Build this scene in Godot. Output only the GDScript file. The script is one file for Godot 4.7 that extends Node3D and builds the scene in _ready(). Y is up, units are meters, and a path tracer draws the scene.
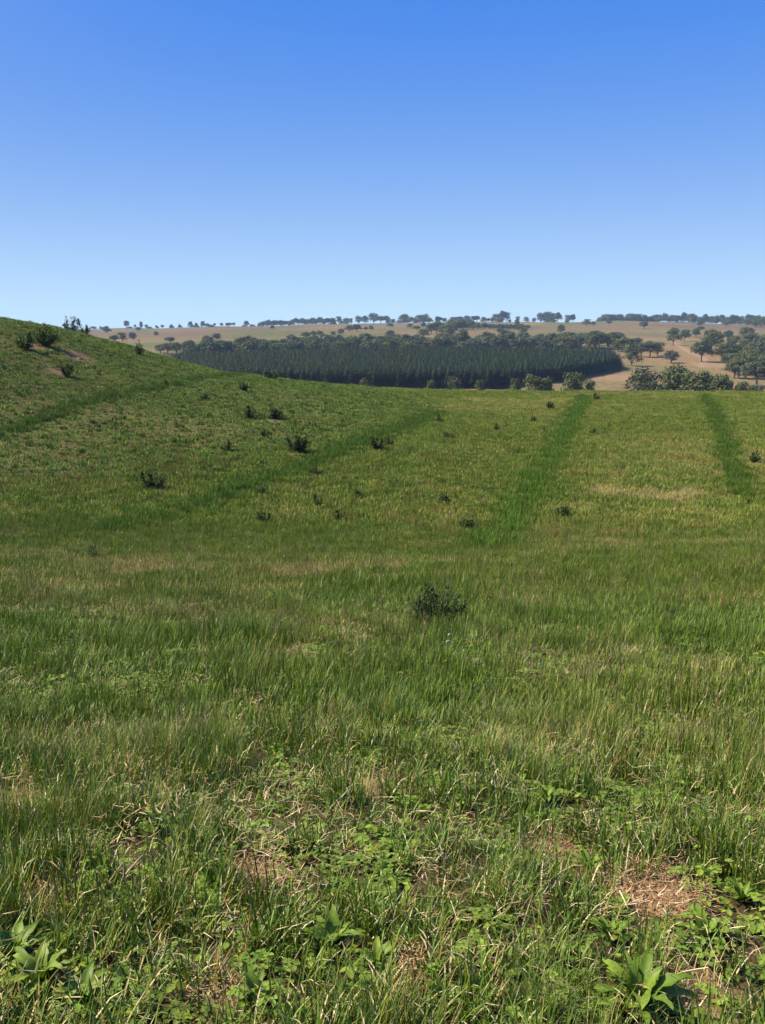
extends Node3D
# A green pasture falling away from the viewer into a shallow dip, a hill on the left, planted strips of tall grass
# on the slope opposite, then a valley with a pine plantation and dry hills with gum trees under a clear sky.

const EYE := 1.6
# the lie of the land: height along the line of sight (distance ahead, height)
const PD := [-400.0, -60.0, -30.0, 0.0, 10.0, 20.0, 30.0, 36.0, 42.0, 50.0, 70.0, 100.0, 125.0, 145.0, 165.0, 200.0, 260.0, 330.0, 400.0, 480.0, 600.0, 750.0, 1000.0, 1300.0, 1650.0, 2000.0, 2300.0, 2700.0, 3400.0, 5000.0]
const PH := [30.0, 9.5, 5.2, 0.0, -2.0, -4.0, -5.9, -6.75, -7.25, -7.55, -7.6, -7.5, -7.35, -7.3, -8.1, -10.0, -17.0, -22.5, -24.5, -23.5, -19.5, -11.5, 0.0, 11.5, 24.0, 34.0, 39.0, 36.0, 10.0, -60.0]
# the hill on the left: extra height across
const BX := [-200.0, -110.0, -80.0, -60.0, -50.0, -44.0, -37.0, -31.0, -25.0, -19.0, -12.0, -5.0, 3.0, 12.0, 60.0]
const BH := [4.0, 12.5, 14.0, 13.2, 11.8, 10.7, 8.7, 6.6, 4.9, 3.9, 2.8, 1.9, 1.1, 0.5, 0.1]

# bare or littered spots on the ground near the viewer: x, z, radius, kind (0 red brown litter, 1 dry straw, 2 bare soil)
const SPOTS := [[0.78, -3.52, 0.12, 0], [1.08, -3.06, 0.17, 0], [0.93, -3.28, 0.1, 0], [-0.51, -3.18, 0.1, 2], [-0.1, -4.46, 0.2, 1], [1.01, -2.42, 0.16, 1], [-1.95, -4.2, 0.2, 1], [-1.46, -4.63, 0.14, 1], [-0.48, -2.36, 0.07, 2], [-1.3, -3.0, 0.12, 2], [0.1, -2.5, 0.1, 2], [-34.3, -98.6, 2.2, 2], [-32.7, -88.0, 1.2, 2], [-38.0, -96.5, 2.0, 2], [-6.0, -62.6, 1.0, 2], [-10.2, -80.6, 1.3, 2], [5.41, -111.2, 1.2, 2], [13.9, -52.4, 1.6, 1], [16.4, -50.7, 2.0, 1], [18.5, -51.5, 1.2, 1], [14.0, -126.0, 3.0, 1], [26.0, -128.0, 4.0, 1]]

# broad-leaved weeds near the viewer: x, z, size, leaves, label
const WEEDS := [
	[0.79, -2.32, 1.15, 13, "large bright green broad-leaved rosette at the bottom right"],
	[-0.17, -2.67, 0.9, 9, "bright rosette with upright leaves at the bottom centre-left"],
	[-1.09, -2.42, 1.0, 12, "middle rosette of the leafy bunch in the bottom left corner"],
	[-1.24, -2.57, 0.9, 11, "upper left rosette of the leafy bunch in the bottom left corner"],
	[-0.93, -2.34, 0.85, 10, "right rosette of the leafy bunch in the bottom left corner"],
	[-1.06, -3.72, 0.85, 9, "dark green rosette in the left foreground below the dry straw"],
	[-0.02, -2.55, 0.6, 7, "small low rosette just right of the bright centre-left one"],
	[0.85, -4.14, 0.75, 10, "broad-leaved weed above the red brown patch"],
	[0.88, -3.31, 0.65, 9, "low weed between the two red brown patches"],
	[1.15, -2.74, 0.75, 10, "rosette below the lower red brown patch on its right"],
	[0.81, -2.74, 0.65, 8, "rosette below the lower red brown patch on its left"],
	[0.75, -4.38, 0.6, 8, "small leafy weed left behind the one above the brown patch"],
	[1.08, -4.47, 0.65, 8, "small leafy weed right behind the one above the brown patch"],
	[0.59, -2.54, 0.6, 8, "pale low rosette left of the large bottom right one"],
	[-0.83, -2.45, 0.55, 7, "small rosette at the right fringe of the bottom left bunch"],
	[0.19, -2.34, 0.6, 8, "low rosette at the bottom edge just right of centre"],
	[-0.39, -2.34, 0.65, 8, "upright leaved weed at the bottom edge left of centre"],
	[1.39, -3.01, 0.6, 8, "leafy weed at the right edge level with the brown patch"]]

var lut_d := PackedFloat32Array()
var lut_b := PackedFloat32Array()
var n_fine := FastNoiseLite.new()
var n_mid := FastNoiseLite.new()
var n_big := FastNoiseLite.new()
var n_far := FastNoiseLite.new()
var rng := RandomNumberGenerator.new()
var taken := {}
var strips := []

# ---------------------------------------------------------------- terrain
func pchip_table(xs: Array, ys: Array, step: float) -> PackedFloat32Array:
	var m := []
	var n := xs.size()
	for k in n:
		if k == 0 or k == n - 1:
			m.append(0.0)
			continue
		var a: float = (ys[k] - ys[k - 1]) / (xs[k] - xs[k - 1])
		var b: float = (ys[k + 1] - ys[k]) / (xs[k + 1] - xs[k])
		m.append(0.0 if a * b <= 0.0 else 2.0 * a * b / (a + b))
	m[0] = (ys[1] - ys[0]) / (xs[1] - xs[0])
	m[n - 1] = (ys[n - 1] - ys[n - 2]) / (xs[n - 1] - xs[n - 2])
	var out := PackedFloat32Array()
	var x: float = xs[0]
	var i := 0
	while x <= xs[n - 1]:
		while i < n - 2 and x > xs[i + 1]:
			i += 1
		var h: float = xs[i + 1] - xs[i]
		var t: float = (x - xs[i]) / h
		out.append((1 + 2 * t) * (1 - t) * (1 - t) * ys[i] + t * (1 - t) * (1 - t) * h * m[i] + t * t * (3 - 2 * t) * ys[i + 1] + t * t * (t - 1) * h * m[i + 1])
		x += step
	return out

func lookup(lut: PackedFloat32Array, x: float) -> float:
	var f := clampf(x, 0.0, lut.size() - 1.001)
	var i := int(f)
	return lerpf(lut[i], lut[i + 1], f - i)

func hill(x: float, d: float) -> float:
	return lookup(lut_b, (x + 200.0) * 2.0) * exp(-(d - 112.0) * (d - 112.0) / 3200.0)

func ground_y(x: float, z: float) -> float:
	var d := -z
	var y := lookup(lut_d, (d + 400.0) * 2.0) + hill(x, d)
	if d > 300.0:
		var a := x / d
		var k := smoothstep(700.0, 1800.0, d)
		y += k * (7.0 * exp(-pow((a - 0.25) / 0.16, 2)) - 11.0 * smoothstep(0.02, 0.35, -a) - 4.0 * smoothstep(0.3, 0.5, a) + 3.0 * exp(-pow((a - 0.08) / 0.05, 2)))
		y += n_far.get_noise_2d(x, z) * 6.0 * smoothstep(700.0, 1700.0, d)
	y += n_mid.get_noise_2d(x, z) * (0.12 + 0.25 * smoothstep(60.0, 160.0, d)) * smoothstep(3.0, 20.0, absf(d) + absf(x))
	if d < 200.0:
		y += n_fine.get_noise_2d(x, z) * 0.03
	return y

func spot(x: float, z: float) -> Vector2:   # how far inside a bare spot (0 to 1), and its kind
	var best := 0.0
	var kind := -1.0
	for s in SPOTS:
		var dx: float = x - s[0]
		var dz: float = z - s[1]
		var r: float = s[2]
		if absf(dx) > r * 1.6 or absf(dz) > r * 2.0:
			continue
		var q := sqrt(dx * dx + dz * dz * 0.6) / r + n_fine.get_noise_2d(x * 0.9 / r, z * 0.9 / r) * 0.55
		var v := 1.0 - smoothstep(0.55, 1.05, q)
		if v > best:
			best = v
			kind = s[3]
	return Vector2(best, kind)

func strip_at(x: float, z: float) -> float:  # distance to the nearest row of tall grass
	var best := 99.0
	for s in strips:
		var p: PackedVector2Array = s
		for i in p.size() - 1:
			var c := Geometry2D.get_closest_point_to_segment(Vector2(x, z), p[i], p[i + 1])
			best = minf(best, c.distance_to(Vector2(x, z)))
	return best

func ground_color(x: float, z: float) -> Color:
	var d := -z
	var big := n_big.get_noise_2d(x, z)
	var mid := n_mid.get_noise_2d(x * 2.3, z * 2.3)
	if d < 190.0:
		var c := Color(0.095, 0.07, 0.04).lerp(Color(0.07, 0.08, 0.026), clampf(0.5 + mid * 1.2, 0.0, 1.0))
		c = c.lerp(Color(0.22, 0.165, 0.085), clampf(big * 1.2, 0.0, 0.6))
		var s := spot(x, z)
		if s.x > 0.0:
			c = c.lerp([Color(0.2, 0.115, 0.06), Color(0.3, 0.23, 0.11), Color(0.22, 0.16, 0.1)][int(s.y)], s.x)
		return c
	var far := n_far.get_noise_2d(x * 1.3 + 300.0, z * 0.7)
	var streak := n_far.get_noise_2d(x * 0.8 - 900.0, z * 3.2)
	var straw := Color(0.29, 0.215, 0.105).lerp(Color(0.2, 0.185, 0.085), clampf(0.5 + far * 1.6, 0.0, 1.0))
	straw = straw.lerp(Color(0.34, 0.25, 0.14), clampf(mid * 1.4, 0.0, 1.0))
	if d > 850.0:
		var hillcol := Color(0.25, 0.2, 0.1).lerp(Color(0.22, 0.165, 0.095), clampf(0.4 + streak * 2.2, 0.0, 1.0))
		hillcol = hillcol.lerp(Color(0.155, 0.16, 0.072), clampf(0.35 + far * 2.6, 0.0, 0.9))
		straw = straw.lerp(hillcol, smoothstep(900.0, 1250.0, d))
	# sown green paddocks on the far slope
	for f in [[-160.0, -960.0, 130.0, 110.0], [-60.0, -1080.0, 90.0, 80.0], [380.0, -1950.0, 170.0, 110.0]]:
		var q: float = pow((x - f[0]) / f[2], 2) + pow((z - f[1]) / f[3], 2) + far * 0.5
		straw = straw.lerp(Color(0.13, 0.185, 0.065), (1.0 - smoothstep(0.7, 1.05, q)) * 0.85)
	# dark bare fallow on the upper left slope
	for f in [[-430.0, -1560.0, 260.0, 130.0], [-150.0, -1900.0, 300.0, 120.0], [560.0, -1600.0, 200.0, 150.0]]:
		var q2: float = pow((x - f[0]) / f[2], 2) + pow((z - f[1]) / f[3], 2) + streak * 0.8
		straw = straw.lerp(Color(0.2, 0.14, 0.09), (1.0 - smoothstep(0.6, 1.1, q2)) * 0.8)
	if d > 480.0 and d < 1250.0 and x > 120.0:
		straw = straw.lerp(Color(0.31, 0.215, 0.115), clampf(0.45 + streak * 1.5, 0.0, 0.9) * (1.0 - smoothstep(1000.0, 1250.0, d)))
	# dirt track up the paddock and bare ground near it
	var track := PackedVector2Array([Vector2(232, -640), Vector2(262, -720), Vector2(277, -797), Vector2(300, -900), Vector2(322, -985), Vector2(360, -1030)])
	if d > 600.0 and d < 1080.0 and x > 200.0 and x < 400.0:
		for i in track.size() - 1:
			var c := Geometry2D.get_closest_point_to_segment(Vector2(x, z), track[i], track[i + 1])
			straw = straw.lerp(Color(0.42, 0.28, 0.19), (1.0 - smoothstep(1.5, 4.0, c.distance_to(Vector2(x, z)))) * 0.9)
	for f in [[196.0, -468.0, 30.0, 26.0], [248.0, -655.0, 22.0, 22.0], [150.0, -545.0, 25.0, 30.0]]:
		var q3: float = pow((x - f[0]) / f[2], 2) + pow((z - f[1]) / f[3], 2) + mid * 0.9
		straw = straw.lerp(Color(0.38, 0.26, 0.16), (1.0 - smoothstep(0.5, 1.1, q3)) * 0.8)
	return straw

# ---------------------------------------------------------------- mesh building
class Sheet:
	var v := PackedVector3Array()
	var n := PackedVector3Array()
	var c := PackedColorArray()
	var i := PackedInt32Array()
	func quad(a: Vector3, b: Vector3, e: Vector3, f: Vector3, nn: Vector3, col: Color) -> void:
		var k := v.size()
		v.append_array([a, b, e, f])
		n.append_array([nn, nn, nn, nn])
		c.append_array([col, col, col, col])
		i.append_array([k, k + 1, k + 2, k, k + 2, k + 3])
	func commit() -> ArrayMesh:
		for t in range(0, i.size(), 3):   # front faces run clockwise round their normals
			var g := (v[i[t + 2]] - v[i[t]]).cross(v[i[t + 1]] - v[i[t]])
			if g.dot(n[i[t]] + n[i[t + 1]] + n[i[t + 2]]) < 0.0:
				var h := i[t + 1]
				i[t + 1] = i[t + 2]
				i[t + 2] = h
		var arr := []
		arr.resize(Mesh.ARRAY_MAX)
		arr[Mesh.ARRAY_VERTEX] = v
		arr[Mesh.ARRAY_NORMAL] = n
		arr[Mesh.ARRAY_COLOR] = c
		arr[Mesh.ARRAY_INDEX] = i
		var m := ArrayMesh.new()
		m.add_surface_from_arrays(Mesh.PRIMITIVE_TRIANGLES, arr)
		return m

func blade(s: Sheet, base: Vector3, yaw: float, length: float, width: float, lean: float, bend: float, col: Color, segs := 3, taper := 1.6) -> void:
	var dir := Vector3(cos(yaw), 0, sin(yaw))
	var side := Vector3(-sin(yaw), 0, cos(yaw))
	var p := base
	var k := s.v.size()
	for j in segs + 1:
		var t := float(j) / segs
		var ang := lean + bend * t * t
		var tan_v := dir * sin(ang) + Vector3.UP * cos(ang)
		var nn := tan_v.cross(side).normalized()
		if nn.dot(dir) < 0.0:
			nn = -nn
		if j < segs:
			var hw := width * 0.5 * (1.0 - pow(t, taper) * 0.85)
			s.v.append_array([p - side * hw, p + side * hw])
			s.n.append_array([(nn - side * 0.35).normalized(), (nn + side * 0.35).normalized()])
			s.c.append_array([col, col])
			if j > 0:
				var q := k + j * 2
				s.i.append_array([q - 2, q - 1, q + 1, q - 2, q + 1, q])
		else:
			s.v.append(p)
			s.n.append(nn)
			s.c.append(col)
			var q := k + j * 2
			s.i.append_array([q - 2, q - 1, q])
		p += tan_v * (length / segs)

func tube(s: Sheet, pts: Array, r0: float, r1: float, col: Color, sides := 6) -> void:
	var k := s.v.size()
	var n := pts.size()
	for j in n:
		var dirv: Vector3 = (pts[mini(j + 1, n - 1)] - pts[maxi(j - 1, 0)]).normalized()
		var a := dirv.cross(Vector3(0.31, 0.2, 0.93)).normalized()
		var b := dirv.cross(a)
		var r := lerpf(r0, r1, float(j) / (n - 1))
		for q in sides:
			var o := a * cos(TAU * q / sides) + b * sin(TAU * q / sides)
			s.v.append(pts[j] + o * r)
			s.n.append(o)
			s.c.append(col)
	for j in n - 1:
		for q in sides:
			var a0 := k + j * sides + q
			var a1 := k + j * sides + (q + 1) % sides
			s.i.append_array([a0, a1, a1 + sides, a0, a1 + sides, a0 + sides])

func vary(c: Color, amount: float) -> Color:
	var f := 1.0 + rng.randf_range(-amount, amount)
	return Color(c.r * f * (1.0 + rng.randf_range(-0.12, 0.12)), c.g * f, c.b * f * (1.0 + rng.randf_range(-0.12, 0.12)))

const GREENS := [Color(0.1, 0.162, 0.017), Color(0.122, 0.182, 0.021), Color(0.072, 0.125, 0.016), Color(0.15, 0.2, 0.027), Color(0.085, 0.132, 0.022), Color(0.058, 0.1, 0.018)]
const YELLOWS := [Color(0.185, 0.208, 0.037), Color(0.16, 0.195, 0.033), Color(0.235, 0.228, 0.055)]
const STRAWS := [Color(0.42, 0.33, 0.16), Color(0.34, 0.25, 0.11), Color(0.52, 0.44, 0.27), Color(0.24, 0.15, 0.07), Color(0.4, 0.27, 0.12)]

func pick(dry: float, yellow: float) -> Color:
	var r := rng.randf()
	if r < dry:
		return vary(STRAWS[rng.randi() % STRAWS.size()], 0.2)
	if r < dry + yellow:
		return vary(YELLOWS[rng.randi() % YELLOWS.size()], 0.2)
	return vary(GREENS[rng.randi() % GREENS.size()], 0.25)

func tuft(blades: int, radius: float, h0: float, h1: float, width: float, lean: float, bend: float, dry: float, yellow: float, segs := 3) -> ArrayMesh:
	var s := Sheet.new()
	for k in blades:
		var a := rng.randf() * TAU
		var r := radius * sqrt(rng.randf())
		var yaw := rng.randf() * TAU
		var col := pick(dry, yellow)
		blade(s, Vector3(cos(a) * r, -0.015, sin(a) * r), yaw, rng.randf_range(h0, h1), width * rng.randf_range(0.6, 1.3), lean * rng.randf(), bend * rng.randf() * rng.randf() * 1.6, col, segs)
	return s.commit()

func straw_litter(count: int, radius: float, l0: float, l1: float, width: float, cols: Array) -> ArrayMesh:
	var s := Sheet.new()
	for k in count:
		var a := rng.randf() * TAU
		var r := radius * sqrt(rng.randf())
		blade(s, Vector3(cos(a) * r, rng.randf_range(0.002, 0.04), sin(a) * r), rng.randf() * TAU, rng.randf_range(l0, l1), width * rng.randf_range(0.6, 1.4), rng.randf_range(1.2, 1.62), rng.randf_range(-1.9, 1.3), vary(cols[rng.randi() % cols.size()], 0.25), 3, 3.0)
	return s.commit()

func leaflet(s: Sheet, at: Vector3, yaw: float, tilt: float, length: float, width: float, col: Color) -> void:
	# a small folded oval leaf: six corners round a midrib
	var b := Basis(Vector3.UP, yaw) * Basis(Vector3.RIGHT, tilt)
	var k := s.v.size()
	var side := b.x
	var fwd := b.z
	var up := b.y
	s.v.append_array([at, at + fwd * length * 0.35 - side * width * 0.5 + up * width * 0.18, at + fwd * length * 0.75 - side * width * 0.38 + up * width * 0.12, at + fwd * length, at + fwd * length * 0.75 + side * width * 0.38 + up * width * 0.12, at + fwd * length * 0.35 + side * width * 0.5 + up * width * 0.18, at + fwd * length * 0.5])
	var l := (up + side * 0.35).normalized()
	var r := (up - side * 0.35).normalized()
	s.n.append_array([up, l, l, up, r, r, up])
	for q in 7:
		s.c.append(col)
	for q in 6:
		s.i.append_array([k + 6, k + q, k + (q + 1) % 6])

func clover(count: int, radius: float, height: float, size: float, cols: Array) -> ArrayMesh:
	var s := Sheet.new()
	for k in count:
		var a := rng.randf() * TAU
		var r := radius * sqrt(rng.randf())
		var at := Vector3(cos(a) * r, height * rng.randf_range(0.25, 1.0) * (1.0 - 0.4 * r / radius), sin(a) * r)
		var col := vary(cols[rng.randi() % cols.size()], 0.25)
		blade(s, Vector3(at.x * 0.7, 0, at.z * 0.7), a, at.y, size * 0.1, 0.2, 0.1, col, 1)
		var y0 := rng.randf() * TAU
		for q in 3:
			leaflet(s, at, y0 + q * TAU / 3.0, rng.randf_range(-0.25, 0.5), size * rng.randf_range(0.7, 1.2), size * rng.randf_range(0.6, 0.85), col)
	return s.commit()

func seed_stems(count: int, radius: float, h0: float, h1: float, cols: Array) -> ArrayMesh:
	var s := Sheet.new()
	for k in count:
		var a := rng.randf() * TAU
		var r := radius * sqrt(rng.randf())
		var hgt := rng.randf_range(h0, h1)
		var col := vary(cols[rng.randi() % cols.size()], 0.2)
		var yaw := rng.randf() * TAU
		var tilt := rng.randf_range(0.02, 0.16)
		var base := Vector3(cos(a) * r, 0, sin(a) * r)
		var dirv := Vector3(cos(yaw) * sin(tilt), cos(tilt), sin(yaw) * sin(tilt))
		tube(s, [base, base + dirv * hgt * 0.5, base + dirv * hgt + Vector3(cos(yaw), 0, sin(yaw)) * hgt * 0.04], 0.0014, 0.0009, col, 3)
		var tip := base + dirv * hgt + Vector3(cos(yaw), 0, sin(yaw)) * hgt * 0.04
		for q in 16:
			var t := q / 16.0
			blade(s, tip + dirv * (t - 0.6) * 0.09, rng.randf() * TAU, 0.022, 0.005, 0.35, 0.2, vary(col, 0.25), 1)
	return s.commit()

# ---------------------------------------------------------------- materials
func plant_material(roughness: float, through: Color, specular := 0.22) -> StandardMaterial3D:
	var m := StandardMaterial3D.new()
	m.vertex_color_use_as_albedo = true
	m.roughness = roughness
	m.metallic_specular = specular
	m.cull_mode = BaseMaterial3D.CULL_DISABLED
	if through != Color.BLACK:
		m.backlight_enabled = true
		m.backlight = through
	return m

func noise_texture(sd: int, freq: float, lo: Color, hi: Color, size := 1024, octaves := 5) -> NoiseTexture2D:
	var t := NoiseTexture2D.new()
	t.width = size
	t.height = size
	t.seamless = true
	var n := FastNoiseLite.new()
	n.seed = sd
	n.frequency = freq
	n.fractal_octaves = octaves
	t.noise = n
	var g := Gradient.new()
	g.set_color(0, lo)
	g.set_color(1, hi)
	t.color_ramp = g
	return t

# ---------------------------------------------------------------- things
func numbered(called: String) -> String:
	if not taken.has(called):
		taken[called] = 0
		return called
	taken[called] += 1
	return "%s_%03d" % [called, taken[called]]

func thing(called: String, label: String, category: String, at: Vector3, group := "", kind := "") -> Node3D:
	var o := Node3D.new()
	o.name = numbered(called)
	add_child(o)
	o.position = at
	tag(o, label, category, group, kind)
	return o

func tag(o: Node, label: String, category: String, group := "", kind := "") -> void:
	o.set_meta("label", label)
	o.set_meta("category", category)
	if group:
		o.set_meta("group", group)
	if kind:
		o.set_meta("kind", kind)

func part(called: String, m: Mesh, mat: Material, parent: Node) -> MeshInstance3D:
	var o := MeshInstance3D.new()
	o.name = called
	o.mesh = m
	o.material_override = mat
	parent.add_child(o, true)
	return o

func copies(called: String, m: Mesh, mat: Material, places: Array, tints: Array, parent: Node) -> void:
	if places.is_empty():
		return
	m.surface_set_material(0, mat)
	var mm := MultiMesh.new()
	mm.transform_format = MultiMesh.TRANSFORM_3D
	mm.use_colors = true
	mm.mesh = m
	mm.instance_count = places.size()
	for k in places.size():
		mm.set_instance_transform(k, places[k])
		mm.set_instance_color(k, tints[k])
	var o := MultiMeshInstance3D.new()
	o.name = called
	o.multimesh = mm
	o.set_meta("kind", "stuff")
	parent.add_child(o, true)

class Scatter:
	var places := []
	var tints := []
	func _init(n: int) -> void:
		for k in n:
			places.append([])
			tints.append([])
	func put(k: int, t: Transform3D, c: Color) -> void:
		places[k].append(t)
		tints[k].append(c)

func strewn(called: String, label: String, category: String, piece: String, meshes: Array, mat: Material, sc: Scatter) -> void:
	var o := thing(called, label, category, Vector3.ZERO, "", "stuff")
	for k in meshes.size():
		copies(piece, meshes[k], mat, sc.places[k], sc.tints[k], o)

func upright(x: float, z: float, s: float, sy: float, tilt := 0.12) -> Transform3D:
	var b := Basis(Vector3.UP, rng.randf() * TAU)
	b = Basis(Vector3(rng.randf_range(-1, 1), 0.0, rng.randf_range(-1, 1)).normalized(), rng.randf() * tilt) * b
	return Transform3D(b.scaled_local(Vector3(s, sy, s)), Vector3(x, ground_y(x, z), z))

func tint(lo: float, hi: float, warm := 0.0) -> Color:
	var f := rng.randf_range(lo, hi)
	return Color(f * (1.0 + warm), f, f * (1.0 - warm * 0.5))

# ---------------------------------------------------------------- trees and shrubs
func gum_crown(h: float, w: float, lobes: int, cols: Array, base_at := 0.32, leaves := 95) -> Array:
	var crown := Sheet.new()
	var wood := Sheet.new()
	var bark := Color(0.2, 0.17, 0.14)
	var lean := Vector3(rng.randf_range(-0.06, 0.06) * h, 0, rng.randf_range(-0.06, 0.06) * h)
	var fork := Vector3(lean.x * 0.4, h * base_at, lean.z * 0.4)
	tube(wood, [Vector3(0, -0.3, 0), fork * 0.5, fork], h * 0.032, h * 0.022, bark, 7)
	for k in lobes:
		var a := k * 2.4 + rng.randf_range(-0.5, 0.5)
		var t := float(k) / lobes
		var rr := w * 0.5 * sqrt(1.0 - t * 0.85) * rng.randf_range(0.35, 0.75)
		var y := h * lerpf(base_at + 0.13, 0.86, pow(t, 0.8)) + rng.randf_range(-0.05, 0.05) * h
		var centre := Vector3(cos(a) * rr, y, sin(a) * rr) + lean * (y / h)
		var lr := w * rng.randf_range(0.14, 0.23)
		var lobe_col := vary(cols[rng.randi() % cols.size()], 0.22)
		if k % 2 == 0:
			tube(wood, [fork, fork.lerp(centre, 0.5) + Vector3(0, -0.03 * h, 0), centre], h * 0.015, h * 0.005, bark, 5)
		for q in leaves:
			var o := Vector3(rng.randfn(), rng.randfn() * 0.75 + 0.15, rng.randfn()).normalized()
			var p := centre + o * lr * rng.randf_range(0.45, 1.12) * Vector3(1, 0.72, 1)
			var nn := (o + Vector3(rng.randf_range(-0.9, 0.9), rng.randf_range(-0.5, 0.9), rng.randf_range(-0.9, 0.9))).normalized()
			var u := nn.cross(Vector3(rng.randf_range(-1, 1), 0.3, rng.randf_range(-1, 1))).normalized()
			var vv := nn.cross(u)
			var sz := w * rng.randf_range(0.018, 0.042)
			crown.quad(p - u * sz, p - vv * sz * 0.6, p + u * sz, p + vv * sz * 0.6, nn, vary(lobe_col, 0.2))
	return [wood.commit(), crown.commit()]

func pine(h: float, w: float, needle: Color) -> Array:
	var crown := Sheet.new()
	var wood := Sheet.new()
	tube(wood, [Vector3(0, -0.3, 0), Vector3(0, h * 0.5, 0), Vector3(0, h * 0.98, 0)], h * 0.016, h * 0.003, Color(0.12, 0.085, 0.06), 5)
	var whorls := 13
	for k in whorls:
		var t := (k + 0.5) / whorls
		var y := h * lerpf(0.1, 0.97, t)
		var r := w * 0.5 * (1.0 - pow(t, 1.9)) * rng.randf_range(0.85, 1.15) + 0.12
		var n := 8 if t < 0.7 else 6
		for q in n:
			var a := TAU * q / n + rng.randf() + k
			var dirv := Vector3(cos(a), 0, sin(a))
			var side := Vector3(-dirv.z, 0, dirv.x)
			for e in 3:
				var f0 := e / 3.0
				var f1 := (e + 1.25) / 3.0
				var up0 := y + sin(f0 * 2.0) * r * 0.22
				var up1 := y + sin(f1 * 2.0) * r * 0.3 + rng.randf_range(-0.1, 0.15)
				var p0 := dirv * r * f0 + Vector3.UP * up0
				var p1 := dirv * r * minf(f1, 1.05) + Vector3.UP * up1
				var hw := r * (0.30 - 0.05 * e)
				crown.quad(p0 - side * hw * 0.4, p1 - side * hw + Vector3.DOWN * hw * 0.5, p1 + dirv * hw * 0.5, p0.lerp(p1, 0.5) + side * hw + Vector3.DOWN * hw * 0.5, (Vector3.UP * 0.55 + dirv + side * rng.randf_range(-0.6, 0.6)).normalized(), vary(needle, 0.4))
	return [wood.commit(), crown.commit()]

func shrub(stems: int, h: float, spread: float, leaf: float, cols: Array, per := 46) -> Array:
	var leaves := Sheet.new()
	var wood := Sheet.new()
	for k in stems:
		var a := rng.randf() * TAU
		var out := Vector3(cos(a), 0, sin(a))
		var reach := pow(rng.randf(), 0.6)
		var hh := h * (1.0 - 0.55 * reach * reach) * rng.randf_range(0.55, 1.05)
		var pts := []
		for j in 5:
			var t := j / 4.0
			pts.append(out * (spread * reach * sin(t * PI * 0.5) + 0.03) + Vector3(rng.randf_range(-0.03, 0.03) * h, hh * t * (0.75 + 0.25 * t), rng.randf_range(-0.03, 0.03) * h))
		tube(wood, pts, h * 0.01, h * 0.004, Color(0.12, 0.11, 0.06), 4)
		var sc := vary(cols[rng.randi() % cols.size()], 0.3)
		for q in int(per * rng.randf_range(0.5, 1.2)):
			var t := rng.randf_range(0.08, 1.0)
			var f := t * 4.0
			var i0 := mini(int(f), 3)
			var p: Vector3 = pts[i0].lerp(pts[i0 + 1], f - i0)
			var ya := rng.randf() * TAU
			leaflet(leaves, p + Vector3(sin(ya), rng.randf_range(-0.5, 0.5), cos(ya)) * h * 0.04 * rng.randf(), ya, rng.randf_range(-1.2, 0.5), leaf * rng.randf_range(0.6, 1.4), leaf * rng.randf_range(0.22, 0.42), vary(sc, 0.25))
	return [wood.commit(), leaves.commit()]

func dock_leaf(length: float, width: float, droop: float, wave: float, col: Color) -> ArrayMesh:
	var s := Sheet.new()
	var rows := 9
	var p := Vector3.ZERO
	for j in rows + 1:
		var t := float(j) / rows
		var ang := 1.05 - droop * t * t
		var fw := Vector3(0, sin(ang), cos(ang))
		var up := Vector3(0, cos(ang), -sin(ang))
		var hw := width * 0.5 * (0.12 + 0.95 * pow(sin(PI * pow(clampf(t * 0.96 + 0.04, 0, 1), 0.8)), 0.75)) * (0.0 if j == rows else 1.0)
		for e in 5:
			var u := (e - 2) / 2.0
			var off := up * (absf(u) * width * 0.16 + sin(t * 19.0 + u * 2.0) * wave * absf(u))
			s.v.append(p + Vector3(u * hw, 0, 0) + off)
			s.n.append((up - Vector3(signf(u) * 0.32 * minf(1.0, absf(u) * 2.0), 0, 0)).normalized())
			var pale := 1.35 if e == 2 else 1.0
			s.c.append(Color(col.r * pale, col.g * pale, col.b * pale))
		p += fw * length / rows
	for j in rows:
		for e in 4:
			var k := j * 5 + e
			s.i.append_array([k, k + 1, k + 6, k, k + 6, k + 5])
	return s.commit()

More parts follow.
